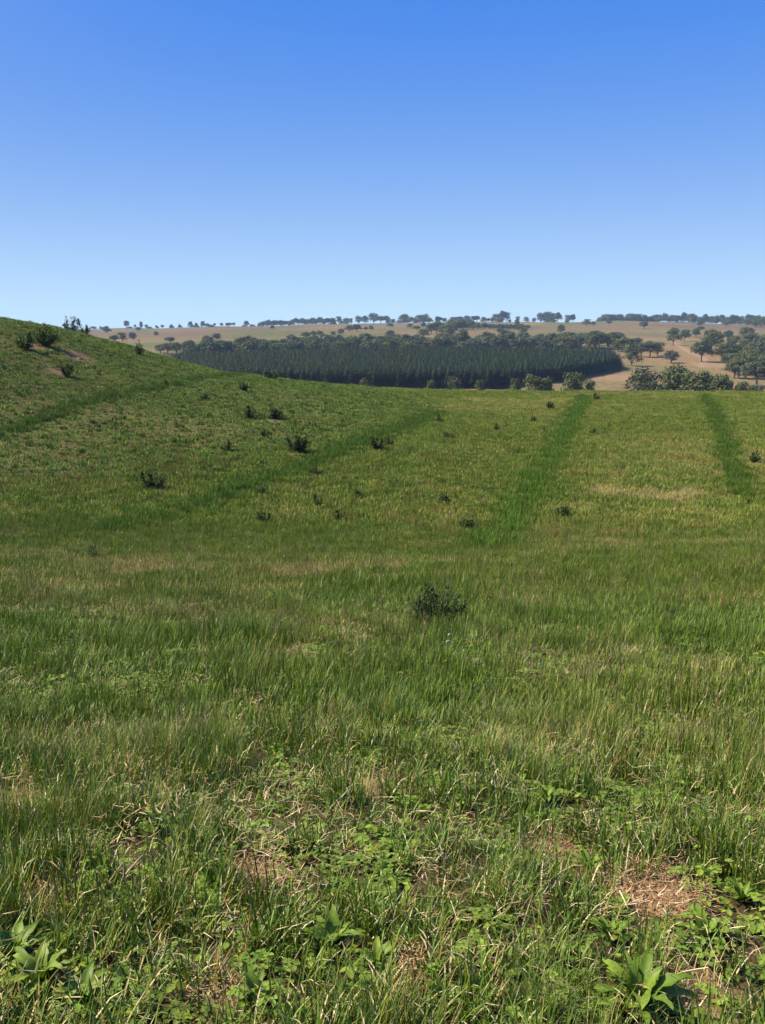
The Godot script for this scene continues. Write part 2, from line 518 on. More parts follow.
func _ready() -> void:
	rng.seed = 20771
	# ---- camera
	var cam := Camera3D.new()
	cam.name = "camera"
	cam.fov = 61.0
	cam.near = 0.05
	cam.far = 9000.0
	add_child(cam)
	cam.position = Vector3(0, EYE, 0)
	cam.rotation_degrees = Vector3(-11.2, 0, 0)
	cam.current = true
	# ---- sky, haze and exposure
	var env := Environment.new()
	env.background_mode = Environment.BG_SKY
	env.tonemap_mode = Environment.TONE_MAPPER_LINEAR
	env.tonemap_exposure = 1.9
	var sm := ProceduralSkyMaterial.new()
	sm.sky_top_color = Color(0.02, 0.35, 0.685)
	sm.sky_horizon_color = Color(0.63, 0.73, 0.78)
	sm.sky_curve = 0.104
	sm.ground_horizon_color = Color(0.5, 0.53, 0.5)
	sm.ground_bottom_color = Color(0.3, 0.32, 0.22)
	sm.sun_angle_max = 110.0
	sm.sun_curve = 0.24
	var sky := Sky.new()
	sky.sky_material = sm
	env.sky = sky
	env.fog_enabled = true
	env.fog_density = 0.00009
	env.fog_light_color = Color(0.72, 0.84, 1.0)
	env.sdfgi_enabled = true
	env.ssao_enabled = true
	env.ssil_enabled = true
	var we := WorldEnvironment.new()
	we.name = "world"
	we.environment = env
	add_child(we)
	# ---- sun
	var sun := DirectionalLight3D.new()
	sun.name = "sun"
	sun.light_energy = 1.6
	sun.light_color = Color(1.0, 0.95, 0.86)
	sun.light_angular_distance = 0.5
	sun.shadow_enabled = true
	add_child(sun)
	sun.look_at_from_position(Vector3(-66, 76, -16), Vector3.ZERO)

	# ---- noise for the land
	n_fine.seed = 3
	n_fine.frequency = 0.9
	n_mid.seed = 8
	n_mid.frequency = 0.09
	n_mid.fractal_octaves = 3
	n_big.seed = 15
	n_big.frequency = 0.03
	n_big.fractal_octaves = 4
	n_far.seed = 21
	n_far.frequency = 0.0035
	n_far.fractal_octaves = 4
	lut_d = pchip_table(PD, PH, 0.5)
	lut_b = pchip_table(BX, BH, 0.5)
	strips = [
		PackedVector2Array([Vector2(-29.0, -50.0), Vector2(-27.1, -61.5), Vector2(-26.9, -72.7), Vector2(-25.4, -84.6), Vector2(-22.6, -103.1), Vector2(-20.6, -123.0)]),
		PackedVector2Array([Vector2(-11.6, -35.0), Vector2(-10.1, -42.5), Vector2(-8.2, -49.3), Vector2(-5.5, -57.6), Vector2(-2.6, -68.3), Vector2(1.7, -82.9), Vector2(6.8, -102.6)]),
		PackedVector2Array([Vector2(3.7, -30.5), Vector2(6.25, -41.7), Vector2(9.9, -56.0), Vector2(16.0, -78.3), Vector2(25.4, -113.3), Vector2(31.9, -137.9)]),
		PackedVector2Array([Vector2(20.6, -48.0), Vector2(26.8, -66.1), Vector2(34.3, -87.7), Vector2(45.7, -121.8), Vector2(51.4, -139.6)])]
	build_ground()
	build_far_trees()
	build_grass()
	build_strips()
	build_shrubs()
	build_weeds()

func build_ground() -> void:
	var angles := PackedFloat32Array()
	var a := -180.0
	while a < 180.0:
		angles.append(a)
		a += 0.16 if absf(a + 0.01) < 29.0 else (0.6 if absf(a) < 45.0 else 3.0)
	var rings := PackedFloat32Array([0.0])
	var r := 0.35
	while r < 4900.0:
		rings.append(r)
		r *= 1.022 if r < 2700.0 else 1.08
	var na := angles.size()
	var vs := PackedVector3Array()
	var cs := PackedColorArray()
	var idx := PackedInt32Array()
	for q in rings.size():
		for k in na:
			var x := sin(deg_to_rad(angles[k])) * rings[q]
			var z := -cos(deg_to_rad(angles[k])) * rings[q]
			vs.append(Vector3(x, ground_y(x, z), z))
			cs.append(ground_color(x, z))
	for q in rings.size() - 1:
		for k in na:
			var k1 := (k + 1) % na
			var p := q * na
			if q > 0:
				idx.append_array([p + k, p + na + k, p + k1])
			idx.append_array([p + k1, p + na + k, p + na + k1])
	var ns := PackedVector3Array()
	ns.resize(vs.size())
	for t in range(0, idx.size(), 3):
		var nn := (vs[idx[t + 2]] - vs[idx[t]]).cross(vs[idx[t + 1]] - vs[idx[t]])
		if nn.y < 0.0:
			nn = -nn
			var swap := idx[t + 1]
			idx[t + 1] = idx[t + 2]
			idx[t + 2] = swap
		for e in 3:
			ns[idx[t + e]] += nn
	for k in ns.size():
		ns[k] = ns[k].normalized() if ns[k].length_squared() > 1e-20 else Vector3.UP
	var arr := []
	arr.resize(Mesh.ARRAY_MAX)
	arr[Mesh.ARRAY_VERTEX] = vs
	arr[Mesh.ARRAY_NORMAL] = ns
	arr[Mesh.ARRAY_COLOR] = cs
	arr[Mesh.ARRAY_INDEX] = idx
	var m := ArrayMesh.new()
	m.add_surface_from_arrays(Mesh.PRIMITIVE_TRIANGLES, arr)
	var mat := StandardMaterial3D.new()
	mat.vertex_color_use_as_albedo = true
	mat.roughness = 1.0
	mat.metallic_specular = 0.1
	mat.albedo_texture = noise_texture(5, 0.03, Color(0.62, 0.6, 0.58), Color(1, 1, 1))
	mat.uv1_triplanar = true
	mat.uv1_world_triplanar = true
	mat.uv1_scale = Vector3(0.9, 0.9, 0.9)
	var relief := noise_texture(6, 0.05, Color.BLACK, Color.WHITE)
	relief.as_normal_map = true
	relief.bump_strength = 10.0
	mat.normal_enabled = true
	mat.normal_texture = relief
	var o := part("ground", m, mat, self)
	o.set_meta("kind", "structure")
	o.set_meta("label", "grassy pasture sloping down to the valley and far dry hills")
	o.set_meta("category", "ground")

# ---------------------------------------------------------------- far trees
const OLIVE := [Color(0.095, 0.115, 0.04), Color(0.11, 0.125, 0.045), Color(0.08, 0.1, 0.038)]
const GREY_GREEN := [Color(0.08, 0.098, 0.05), Color(0.095, 0.11, 0.06), Color(0.068, 0.085, 0.045)]
var tree_protos := []

func make_tree(called: String, proto: int, x: float, z: float, height: float, width: float, label: String, category: String, group: String) -> void:
	var p: Dictionary = tree_protos[proto]
	var o := thing(called, label, category, Vector3(x, ground_y(x, z), z), group)
	o.rotation.y = rng.randf() * TAU
	o.scale = Vector3(width / p.w, height / p.h, width / p.w) * Vector3(p.k, 1.06, p.k)
	part("trunk", p.wood, p.bark, o)
	part("crown", p.leaf, p.green, o)

func inside(poly: PackedVector2Array, x: float, z: float) -> bool:
	return Geometry2D.is_point_in_polygon(Vector2(x, z), poly)

func build_far_trees() -> void:
	var bark := plant_material(0.9, Color.BLACK, 0.2)
	var green := plant_material(0.6, Color(0.25, 0.3, 0.12))
	for k in 6:
		var a := gum_crown(12.0, 11.0, 15 + k * 2, GREY_GREEN if k % 2 else OLIVE, 0.1 + 0.035 * k, 120)
		tree_protos.append({"wood": a[0], "leaf": a[1], "h": 12.0, "w": 11.0, "k": 1.25, "bark": bark, "green": green})
	for k in 4:
		var a := pine(13.0, 4.7, [Color(0.033, 0.058, 0.02), Color(0.028, 0.05, 0.02), Color(0.04, 0.064, 0.023), Color(0.024, 0.044, 0.018)][k])
		tree_protos.append({"wood": a[0], "leaf": a[1], "h": 13.0, "w": 4.7, "k": 1.0, "bark": bark, "green": green})
	for k in 2:   # low full-skirted bushes of the near valley
		var a := gum_crown(9.0, 10.0, 18, OLIVE, 0.02, 150)
		tree_protos.append({"wood": a[0], "leaf": a[1], "h": 9.0, "w": 10.0, "k": 1.2, "bark": bark, "green": green})
	# trees one can tell apart: x, z, height, width over height, label
	var single := [
		[183, -647, 16.7, 0.75, "lone grey-green gum standing just right of the pine plantation's end"],
		[216, -810, 9.5, 1.2, "leftmost spreading gum in the row behind the lone field tree"],
		[228, -824, 11.6, 1.1, "middle spreading gum in the row behind the lone field tree"],
		[236, -825, 11.6, 1.1, "rightmost spreading gum in the row behind the lone field tree"],
		[215, -733, 12.0, 1.0, "left gum of the three-tree clump in the tan paddock"],
		[222, -733, 12.9, 1.0, "centre gum of the three-tree clump in the tan paddock"],
		[232, -745, 12.2, 1.1, "right gum of the three-tree clump in the tan paddock"],
		[221, -674, 9.5, 1.3, "small round dark gum alone below the dirt track"],
		[298, -907, 17.0, 0.8, "tall gum left of the top end of the dirt track"],
		[337, -990, 12.8, 0.95, "pale gum beside the top end of the dirt track"],
		[378, -1069, 11.3, 0.9, "small round gum alone high on the right paddock"],
		[247, -683, 16.0, 0.9, "dark gum at the left foot of the clump right of the track"],
		[294, -797, 20.6, 0.7, "tallest dark gum of the clump right of the track"],
		[312, -827, 17.5, 0.8, "gum at the upper right of the clump beside the track"],
		[263, -683, 16.0, 0.9, "middle gum in the line running right from the track clump"],
		[271, -683, 14.4, 0.95, "outer gum in the line running right from the track clump"],
		[222, -538, 15.2, 0.85, "big gum with pale trunk above the bare tan patch on the right"],
		[207, -485, 13.7, 1.1, "broad gum with bare trunk near the right edge of the picture"],
		[294, -702, 14.8, 0.9, "gum behind the bare tan patch near the right edge"],
		[295, -683, 17.6, 0.9, "large dark gum cut by the right edge of the picture"],
		[364, -915, 10.7, 1.2, "spreading gum at the left of the far right paddock"],
		[423, -1034, 14.6, 1.2, "broad gum below the ridge belt at far right"],
		[391, -1002, 11.8, 1.0, "gum in the middle of the far right paddock"],
		[400, -1077, 10.1, 0.9, "small gum just under the ridge belt on the right"],
		[373, -880, 12.4, 1.2, "dark gum on the right edge of the far right paddock"],
		[359, -829, 13.6, 1.2, "lowest gum on the right edge of the far right paddock"],
		[50, -1073, 11.3, 1.3, "round gum alone on the straw slope above the plantation"],
		[193, -1218, 8.6, 1.0, "small gum at the right end of the far dark tree strip"],
		[-92, -1178, 8.3, 1.1, "left of two small trees above the sown green paddock"],
		[-83, -1175, 8.3, 1.1, "right of two small trees above the sown green paddock"],
		[-65, -1171, 6.9, 1.2, "low reddish bush left of the dense clump on the slope"],
		[-57, -1209, 8.5, 1.2, "bush second from left in the clump row on the slope"],
		[-49, -1296, 10.6, 1.2, "left half of the dense dark clump on the slope"],
		[-37, -1294, 10.6, 1.2, "right half of the dense dark clump on the slope"],
		[-26, -1393, 6.5, 1.2, "small bush right of the dense clump on the slope"],
		[-314, -1037, 8.5, 1.4, "left tree of the trio just over the green hill's shoulder"],
		[-315, -1074, 11.3, 1.0, "middle tree of the trio just over the green hill's shoulder"],
		[-314, -1115, 10.5, 1.0, "right tree of the trio just over the green hill's shoulder"],
		[-198, -787, 8.3, 1.3, "left tree of the dark clump beside the hill's lower shoulder"],
		[-188, -772, 10.0, 1.2, "middle tree of the dark clump beside the hill's lower shoulder"],
		[-177, -759, 10.7, 1.1, "right tree of the dark clump beside the hill's lower shoulder"]]
	for k in single.size():
		var s: Array = single[k]
		make_tree("gum_tree", k % 6, s[0], s[1], s[2], s[2] * s[3] * 1.05, s[4], "tree", "single trees in the valley and on the far slope")
	# bushes whose tops show over the brow of the pasture
	var front := [
		[103.2, -345, 13.9, 14.3, "broad green bushy tree just over the brow, largest of that row"],
		[116.6, -350, 14.8, 11.5, "tall bushy tree over the brow, right of the broad one"],
		[119.7, -341, 13.1, 8.5, "bushy tree in front of the tall one over the brow"],
		[123.4, -338, 12.7, 9.4, "olive bushy tree left of the last brow tree"],
		[127.8, -333, 11.9, 8.7, "last dense bushy tree of the row left of the bare tan patch"],
		[135.1, -330, 8.6, 6.3, "low bush over the brow below the bare tan patch"],
		[142.2, -335, 7.8, 7.4, "low bush over the brow near the right edge"],
		[72.2, -330, 12.3, 9.0, "yellow-green bushy tree in front of the plantation's right end"],
		[76.5, -325, 9.6, 5.0, "small bush touching the yellow-green tree's right side"],
		[57.2, -330, 11.9, 7.4, "left of two olive bushes over the brow below the plantation"],
		[62.0, -331, 10.8, 6.0, "right of two olive bushes over the brow below the plantation"],
		[50.1, -330, 10.2, 4.5, "small bush left of the two olive bushes over the brow"],
		[27.2, -330, 10.6, 5.6, "low olive bush over the brow at the plantation's middle"],
		[37.2, -335, 9.5, 4.0, "tiny bush top peeping over the brow below the plantation"],
		[18.4, -340, 9.6, 4.0, "small bush top over the brow above the grass strip's end"],
		[-6.8, -340, 10.1, 4.0, "leftmost bush top over the brow below the plantation"],
		[134.9, -342, 9.3, 5.0, "bush top over the brow at the left of the bare tan patch"]]
	for k in front.size():
		var s: Array = front[k]
		make_tree("bushy_tree", 10 + k % 2 if k % 3 else 1 + k % 4, s[0], s[1], s[2], s[3] * 1.1, s[4], "tree", "bushy trees just over the brow of the pasture")
	# trees on the skyline
	var sky_left := [[-708, -2230, 10.3], [-693, -2230, 10.3], [-641, -2224, 20.5], [-619, -2224, 12.8], [-604, -2224, 17.9], [-591, -2224, 10.2], [-565, -2219, 10.2], [-550, -2219, 10.2], [-527, -2219, 10.2], [-507, -2219, 12.8], [-478, -2213, 15.3], [-463, -2213, 12.7], [-448, -2213, 15.3], [-438, -2213, 12.7], [-417, -2208, 10.2], [-400, -2208, 12.7], [-380, -2208, 10.2], [-370, -2208, 15.2], [-337, -2202, 17.7], [-322, -2202, 12.7], [-307, -2202, 12.7]]
	for s in sky_left:
		make_tree("ridge_tree", [0, 1, 2, 3, 4, 5, 10, 11, 0, 1][rng.randi() % 10], s[0], s[1], s[2] * rng.randf_range(0.6, 1.0), s[2] * rng.randf_range(0.5, 1.3), "small dark tree spaced along the skyline above the green hill's shoulder", "tree", "skyline trees on the left")
	var sky_mid := [[-134, -2185, 15.1], [-122, -2185, 15.1], [-107, -2185, 20.1], [-90, -2185, 15.1], [-78, -2185, 15.1], [-58, -2185, 20.1], [-43, -2185, 20.1], [-21, -2185, 25.1], [-4, -2185, 17.6], [9, -2180, 17.6], [53, -2180, 22.6], [70, -2174, 15.0], [90, -2174, 20.0], [102, -2169, 22.5], [114, -2169, 15.0]]
	for s in sky_mid:
		make_tree("ridge_tree", [0, 1, 2, 3, 4, 5, 10, 11, 0, 1][rng.randi() % 10], s[0], s[1], s[2], s[2] * rng.randf_range(0.8, 1.3), "tree in the uneven skyline row above the sown green paddock", "tree", "skyline trees in the middle")
	var sky_right := [[274, -2158, 22.3, "left tree of the tall pair on the skyline above the tree strip"], [291, -2158, 27.3, "tall right tree of the pair on the skyline above the tree strip"], [301, -2158, 24.8, "tree leaning on the right of the tall skyline pair"], [328, -2158, 14.9, "small skyline tree right of the tall pair"], [349, -2158, 14.9, "second small skyline tree right of the tall pair"], [367, -2158, 12.4, "small skyline tree just left of the dense round clump"], [384, -2158, 24.8, "left part of the dense round clump on the skyline"], [398, -2158, 27.3, "middle of the dense round clump on the skyline"], [409, -2152, 24.8, "right part of the dense round clump on the skyline"], [424, -2152, 24.8, "open-crowned skyline tree right of the dense round clump"], [448, -2152, 19.8, "left of two small skyline trees before the long ridge belt"], [460, -2152, 19.8, "right of two small skyline trees before the long ridge belt"]]
	for s in sky_right:
		make_tree("ridge_tree", [0, 1, 2, 3, 4, 5, 10, 11, 0, 1][rng.randi() % 10], s[0], s[1], s[2], s[2] * rng.randf_range(0.75, 1.05), s[3], "tree", "skyline trees right of the middle")
	for s in sky_left + sky_mid + sky_right:
		if rng.randf() < 0.45:
			continue
		make_tree("scrub_bush", 10 + rng.randi() % 2, s[0] + rng.randf_range(-14, 14), s[1] + rng.randf_range(-15, 25), rng.randf_range(4, 9), rng.randf_range(9, 20), "low dark scrub bush at the foot of the skyline trees", "bush", "scrub on the skyline")
	for k in 26:   # low even belt on the skyline left of the middle
		make_tree("ridge_tree", [0, 1, 2, 3, 4, 5, 10, 11, 0, 1][rng.randi() % 10], -300 + k * 6.6 + rng.randf_range(-2, 2), -2195 + rng.randf_range(-12, 12), rng.randf_range(12, 17), rng.randf_range(13, 18), "dark tree in the low even belt on the skyline left of centre", "tree", "low skyline belt left of centre")
	for k in 22:   # thin belt behind the straw slope
		make_tree("ridge_tree", [0, 1, 2, 3, 4, 5, 10, 11, 0, 1][rng.randi() % 10], 12 + k * 12.5 + rng.randf_range(-4, 4), -2100 + rng.randf_range(-30, 30), rng.randf_range(9, 15), rng.randf_range(12, 20), "tree in the thin belt along the skyline behind the dark slope wood", "tree", "thin skyline belt in the centre")
	for k in 44:   # the dark wood on the slope
		var t := rng.randf()
		var x := lerpf(70.0, 150.0, t) + rng.randf_range(-16, 16)
		var z := lerpf(-1090.0, -1640.0, t) + rng.randf_range(-60, 60)
		make_tree("gum_tree", rng.randi() % 6, x, z, rng.randf_range(11, 15), rng.randf_range(13, 17), "dense gum in the dark wood climbing the straw slope to the skyline", "tree", "dark wood on the far slope")
	for k in 48:   # the narrow planted strip right of it
		var t := k / 48.0
		var x := lerpf(125.0, 222.0, t) + rng.randf_range(-4, 4)
		var z := lerpf(-1300.0, -1330.0, t) - rng.randf() * lerpf(170.0, 50.0, t)
		make_tree("gum_tree", rng.randi() % 6, x, z, rng.randf_range(7, 9.5), rng.randf_range(8, 11), "tree in the narrow dark planted strip below the skyline", "tree", "narrow planted strip on the far slope")
	for k in 130:   # the long belt on the right-hand ridge, deeper towards the right
		var t := k / 130.0
		var a := lerpf(0.243, 0.5, t) + rng.randf_range(-0.003, 0.003)
		var deep := lerpf(0.0, 1.0, smoothstep(0.3, 1.0, t))
		var d := 2140.0 - rng.randf() * (60.0 + deep * 850.0)
		make_tree("ridge_tree", [0, 1, 2, 3, 4, 5, 10, 11, 0, 1][rng.randi() % 10], a * d, -d, rng.randf_range(11, 23), rng.randf_range(12, 26), "dark gum in the %s of the long belt along the right-hand ridge" % ["thin left end", "middle", "deep right end"][int(t * 2.99)], "tree", "long tree belt on the right-hand ridge")
	for k in 34:
		var d := rng.randf_range(960.0, 1750.0)
		var a := rng.randf_range(-0.34, 0.4)
		make_tree("slope_tree", [0, 1, 2, 3, 4, 5, 10, 11][rng.randi() % 8], a * d, -d, rng.randf_range(6, 12), rng.randf_range(7, 15), "small dark tree scattered on the dry slope %s" % ("left of the dark wood" if a < 0.06 else "right of the dark wood"), "tree", "trees strewn over the far slope")
	for k in 150:   # gums behind the plantation
		var t := k / 150.0
		var x := lerpf(-120.0, 226.0, t) + rng.randf_range(-5, 5)
		var d := lerpf(715.0, 790.0, t) + rng.randf() * lerpf(90.0, 120.0, t)
		make_tree("gum_tree", rng.randi() % 6, x, -d, rng.randf_range(11, 16), rng.randf_range(12, 17), "grey-green gum in the wood behind the %s of the dark pine plantation" % ["left end", "left half", "middle", "right end"][int(t * 3.99)], "tree", "gums behind the plantation")
	for k in 34:   # gums at the left of the plantation
		var x := -158.0 + k * 3.0 + rng.randf_range(-3, 3)
		make_tree("gum_tree", rng.randi() % 6, x, -690 - rng.randf() * 60.0, rng.randf_range(11, 17), rng.randf_range(10, 14), "rounded gum in the clump at the plantation's left end", "tree", "gums at the left end of the plantation")
	for k in 40:   # scattered wood at the right edge
		var d := rng.randf_range(540.0, 950.0)
		var a := rng.randf_range(0.39, 0.5)
		make_tree("gum_tree", rng.randi() % 6, a * d, -d, rng.randf_range(11, 16), rng.randf_range(11, 17), "dark gum in the loose wood filling the right edge of the valley", "tree", "loose wood at the right edge")
	# the pine plantation: the nearest ones singly, the rest as one mass
	var block := PackedVector2Array([Vector2(103, -515), Vector2(167, -618), Vector2(178, -690), Vector2(60, -715), Vector2(-60, -690), Vector2(-150, -650), Vector2(-165, -470), Vector2(60, -462)])
	var spots := []
	var row := Vector2(0.53, -0.848)
	var across := Vector2(0.848, 0.53)
	for i in range(-110, 110):
		for j in range(-110, 110):
			var p := Vector2(0, -610) + row * i * 3.2 + across * j * 3.7 + Vector2(rng.randf_range(-0.6, 0.6), rng.randf_range(-0.6, 0.6))
			if inside(block, p.x, p.y) and rng.randf() > 0.03:
				spots.append(p)
	spots.sort_custom(func(p, q): return p.length() < q.length())
	var sc := Scatter.new(4)
	for k in spots.size():
		var p: Vector2 = spots[k]
		var hh := rng.randf_range(11.2, 12.8)
		if k < 290:
			make_tree("pine_tree", 6 + k % 4, p.x, p.y, hh, rng.randf_range(4.2, 5.4), "dark pointed pine at the front of the dense plantation, %s" % ("far left part" if p.x < -90.0 else ("left part" if p.x < -20.0 else ("centre part" if p.x < 60.0 else "right corner"))), "pine tree", "front pines of the plantation")
		else:
			var b := Basis(Vector3.UP, rng.randf() * TAU).scaled_local(Vector3(1.0, hh / 13.0, 1.0) * rng.randf_range(0.93, 1.1))
			sc.put(k % 4, Transform3D(b, Vector3(p.x, ground_y(p.x, p.y), p.y)), tint(0.6, 1.5))
	strewn("pine_plantation", "dense dark green pine plantation filling the valley beyond the pasture", "pine forest", "pine_crowns", [tree_protos[6].leaf.duplicate(), tree_protos[7].leaf.duplicate(), tree_protos[8].leaf.duplicate(), tree_protos[9].leaf.duplicate()], green, sc)

# ---------------------------------------------------------------- grass
func build_grass() -> void:
	var grass := plant_material(0.5, Color(0.45, 0.5, 0.16))
	var glossy := plant_material(0.38, Color(0.5, 0.56, 0.16), 0.34)
	var satin := plant_material(0.42, Color(0.45, 0.5, 0.16), 0.3)
	var dry := plant_material(0.75, Color(0.3, 0.27, 0.15), 0.25)
	# meshes per distance: lush, mixed, yellowing, dry
	var near := [tuft(24, 0.055, 0.07, 0.2, 0.0062, 0.7, 1.6, 0.02, 0.1), tuft(24, 0.06, 0.06, 0.18, 0.007, 0.8, 1.8, 0.06, 0.22), tuft(22, 0.06, 0.05, 0.16, 0.0055, 0.9, 1.8, 0.25, 0.3), tuft(20, 0.06, 0.04, 0.14, 0.0038, 1.1, 1.5, 0.8, 0.1), tuft(60, 0.05, 0.12, 0.27, 0.0028, 0.75, 1.9, 0.08, 0.12)]
	var mid := [tuft(44, 0.1, 0.07, 0.22, 0.007, 0.6, 1.5, 0.02, 0.1), tuft(44, 0.11, 0.06, 0.2, 0.0075, 0.7, 1.6, 0.07, 0.25), tuft(40, 0.11, 0.06, 0.2, 0.005, 0.8, 1.6, 0.18, 0.35), tuft(38, 0.11, 0.05, 0.2, 0.0045, 0.9, 1.5, 0.6, 0.2), tuft(80, 0.08, 0.14, 0.3, 0.0034, 0.7, 1.7, 0.08, 0.12)]
	var open := [tuft(60, 0.19, 0.08, 0.26, 0.0085, 0.6, 1.3, 0.02, 0.1), tuft(60, 0.2, 0.08, 0.25, 0.009, 0.7, 1.4, 0.06, 0.25), tuft(56, 0.2, 0.08, 0.25, 0.008, 0.7, 1.4, 0.16, 0.4), tuft(50, 0.2, 0.08, 0.26, 0.007, 0.8, 1.3, 0.5, 0.3), tuft(80, 0.13, 0.16, 0.34, 0.006, 0.6, 1.5, 0.08, 0.15)]
	var slope := [tuft(64, 0.38, 0.1, 0.28, 0.02, 0.7, 1.1, 0.02, 0.12, 2), tuft(64, 0.4, 0.1, 0.26, 0.02, 0.7, 1.2, 0.04, 0.35, 2), tuft(60, 0.4, 0.09, 0.25, 0.018, 0.8, 1.2, 0.1, 0.5, 2), tuft(56, 0.4, 0.08, 0.28, 0.016, 0.8, 1.2, 0.32, 0.45, 2), tuft(70, 0.28, 0.16, 0.38, 0.016, 0.6, 1.2, 0.06, 0.15, 2)]
	var weed := [tuft(42, 0.2, 0.14, 0.34, 0.04, 0.9, 1.2, 0.0, 0.1, 2), tuft(34, 0.16, 0.12, 0.28, 0.034, 1.0, 1.2, 0.02, 0.15, 2)]
	# distance bands: from, to, cell, half width per metre, meshes
	var bands := [[0.9, 6.0, 0.052, 0.62, near], [5.6, 15.0, 0.1, 0.62, mid], [14.0, 40.0, 0.19, 0.58, open], [38.0, 156.0, 0.4, 0.53, slope]]
	var names := [["foreground_grass", "short tangled green and straw grass in the nearest foreground", "grass"], ["meadow_grass", "fine upright green grass across the lower middle of the picture", "grass"], ["downhill_grass", "taller meadow grass running down to the dip in the pasture", "grass"], ["pasture_grass", "mottled green and yellow pasture grass on the opposite slope and hill", "grass"]]
	var weeds := Scatter.new(2)
	for b in bands.size():
		var d0: float = bands[b][0]
		var d1: float = bands[b][1]
		var cell: float = bands[b][2]
		var wide: float = bands[b][3]
		var sc := Scatter.new(5)
		var z := d0
		while z < d1:
			var half := z * wide + 1.2
			var x := -half
			while x < half:
				var px := x + rng.randf() * cell
				var pd := z + rng.randf() * cell
				x += cell
				var sp := spot(px, -pd)
				if sp.x > 0.0 and rng.randf() < sp.x * (0.95 if sp.y != 1.0 else 0.2):
					continue
				var patch := n_mid.get_noise_2d(px * 3.0 + 40.0, pd * 3.0)
				var big := n_big.get_noise_2d(px + 77.0, -pd)
				var fine := n_fine.get_noise_2d(px * 2.2, pd * 2.2)
				var on_hill := hill(px, pd) if b == 3 else 0.0
				var lush := 0.0
				var dryness := big * 1.3 + patch * 0.9 + fine * 0.35 + rng.randfn() * 0.25
				if b == 0:
					dryness += 0.08
					if fine * 0.8 + patch < -0.2 and rng.randf() < 0.78:
						continue
				elif b == 3:
					dryness += -0.02 + 0.2 * smoothstep(2.0, 22.0, px) - 0.24 * smoothstep(1.0, 4.0, on_hill)
					if on_hill > 1.5 and patch < -0.12 and rng.randf() < 0.3:
						continue
					if on_hill > 0.8 and rng.randf() < 0.4 and pd > 50.0:
						var ws := rng.randf_range(0.6, 1.5)
						weeds.put(rng.randi() % 2, upright(px, -pd, ws, ws * rng.randf_range(0.6, 1.1)), tint(0.5, 1.5, -0.05))
						continue
				elif b == 1 and fine < -0.22 and rng.randf() < 0.6:
					continue
				elif b == 2:
					dryness += -0.2 + 0.06 * smoothstep(24.0, 34.0, pd) - 0.2 * smoothstep(4.0, -6.0, px)
				else:
					dryness -= 0.24
				var k := 0 if dryness < -0.08 else (1 if dryness < 0.22 else (2 if dryness < 0.52 else 3))
				if sp.x > 0.2 and sp.y == 1.0:
					k = 3
				var mat_v := n_mid.get_noise_2d(px * 7.0 + 31.0, pd * 7.0 - 8.0)
				if b < 2 and mat_v < -0.2 and rng.randf() < 0.7:   # broad-leaved mats instead of grass
					continue
				if mat_v > 0.22 and rng.randf() < 0.3 and k < 3:   # tussocks
					k = 4
				if b == 0:
					var close := false
					for q in WEEDS:
						if absf(px - q[0]) < 0.11 * q[2] and absf(pd + q[1] - 0.03) < 0.13 * q[2]:
							close = true
							break
					if close and rng.randf() < 0.85:
						continue
				var s := rng.randf_range(0.75, 1.3)
				var sy := s * (1.0 + 0.45 * fine + 0.6 * n_mid.get_noise_2d(px * 5.0, pd * 5.0))
				if b == 3 and on_hill > 1.2:
					sy *= 0.7
				sc.put(k, upright(px, -pd, s, sy), tint(0.72, 1.36, 0.12 * patch) if b < 3 else tint(0.92, 1.55, (0.02 if on_hill < 1.2 else -0.08) + 0.12 * patch))
			z += cell
		strewn(names[b][0], names[b][1], names[b][2], "tufts", bands[b][4], glossy if b == 0 else (satin if b == 1 else grass), sc)
	strewn("hillside_weeds", "low leafy weeds dotted over the green hill on the left", "weeds", "weed_tufts", weed, grass, weeds)
	# clover and small broad leaves low in the sward near the viewer
	var low := [clover(20, 0.07, 0.06, 0.014, GREENS), clover(18, 0.08, 0.075, 0.018, [Color(0.08, 0.14, 0.02), Color(0.12, 0.18, 0.03)]), clover(7, 0.09, 0.07, 0.026, [Color(0.1, 0.15, 0.02), Color(0.14, 0.185, 0.026)])]
	var cl := Scatter.new(3)
	for k in 7000:
		var d := 1.3 + 16.0 * pow(rng.randf(), 0.75)
		var x := rng.randf_range(-0.6, 0.6) * d
		if n_mid.get_noise_2d(x * 7.0 + 31.0, d * 7.0 - 8.0) > -0.08 and rng.randf() < 0.75 or spot(x, -d).x > 0.4:
			continue
		var s := rng.randf_range(0.7, 1.4)
		cl.put(rng.randi() % 3, upright(x, -d, s, s), tint(0.8, 1.3))
	for k in 200:
		var d := 1.6 + 2.2 * rng.randf()
		var x := rng.randf_range(-0.55, 0.55) * d
		if n_mid.get_noise_2d(x * 9.0 - 4.0, d * 9.0) < 0.0:
			continue
		var s := rng.randf_range(0.7, 1.15)
		cl.put(2, upright(x, -d, s, s), tint(0.85, 1.3))
	strewn("low_clover", "small round-leaved weeds low among the foreground grass", "weeds", "clover_tufts", low, grass, cl)
	# dead straw lying about
	var lit := [straw_litter(34, 0.14, 0.015, 0.07, 0.0028, STRAWS), straw_litter(16, 0.14, 0.03, 0.11, 0.003, [Color(0.5, 0.43, 0.28), Color(0.42, 0.34, 0.19), Color(0.3, 0.2, 0.1)])]
	var li := Scatter.new(2)
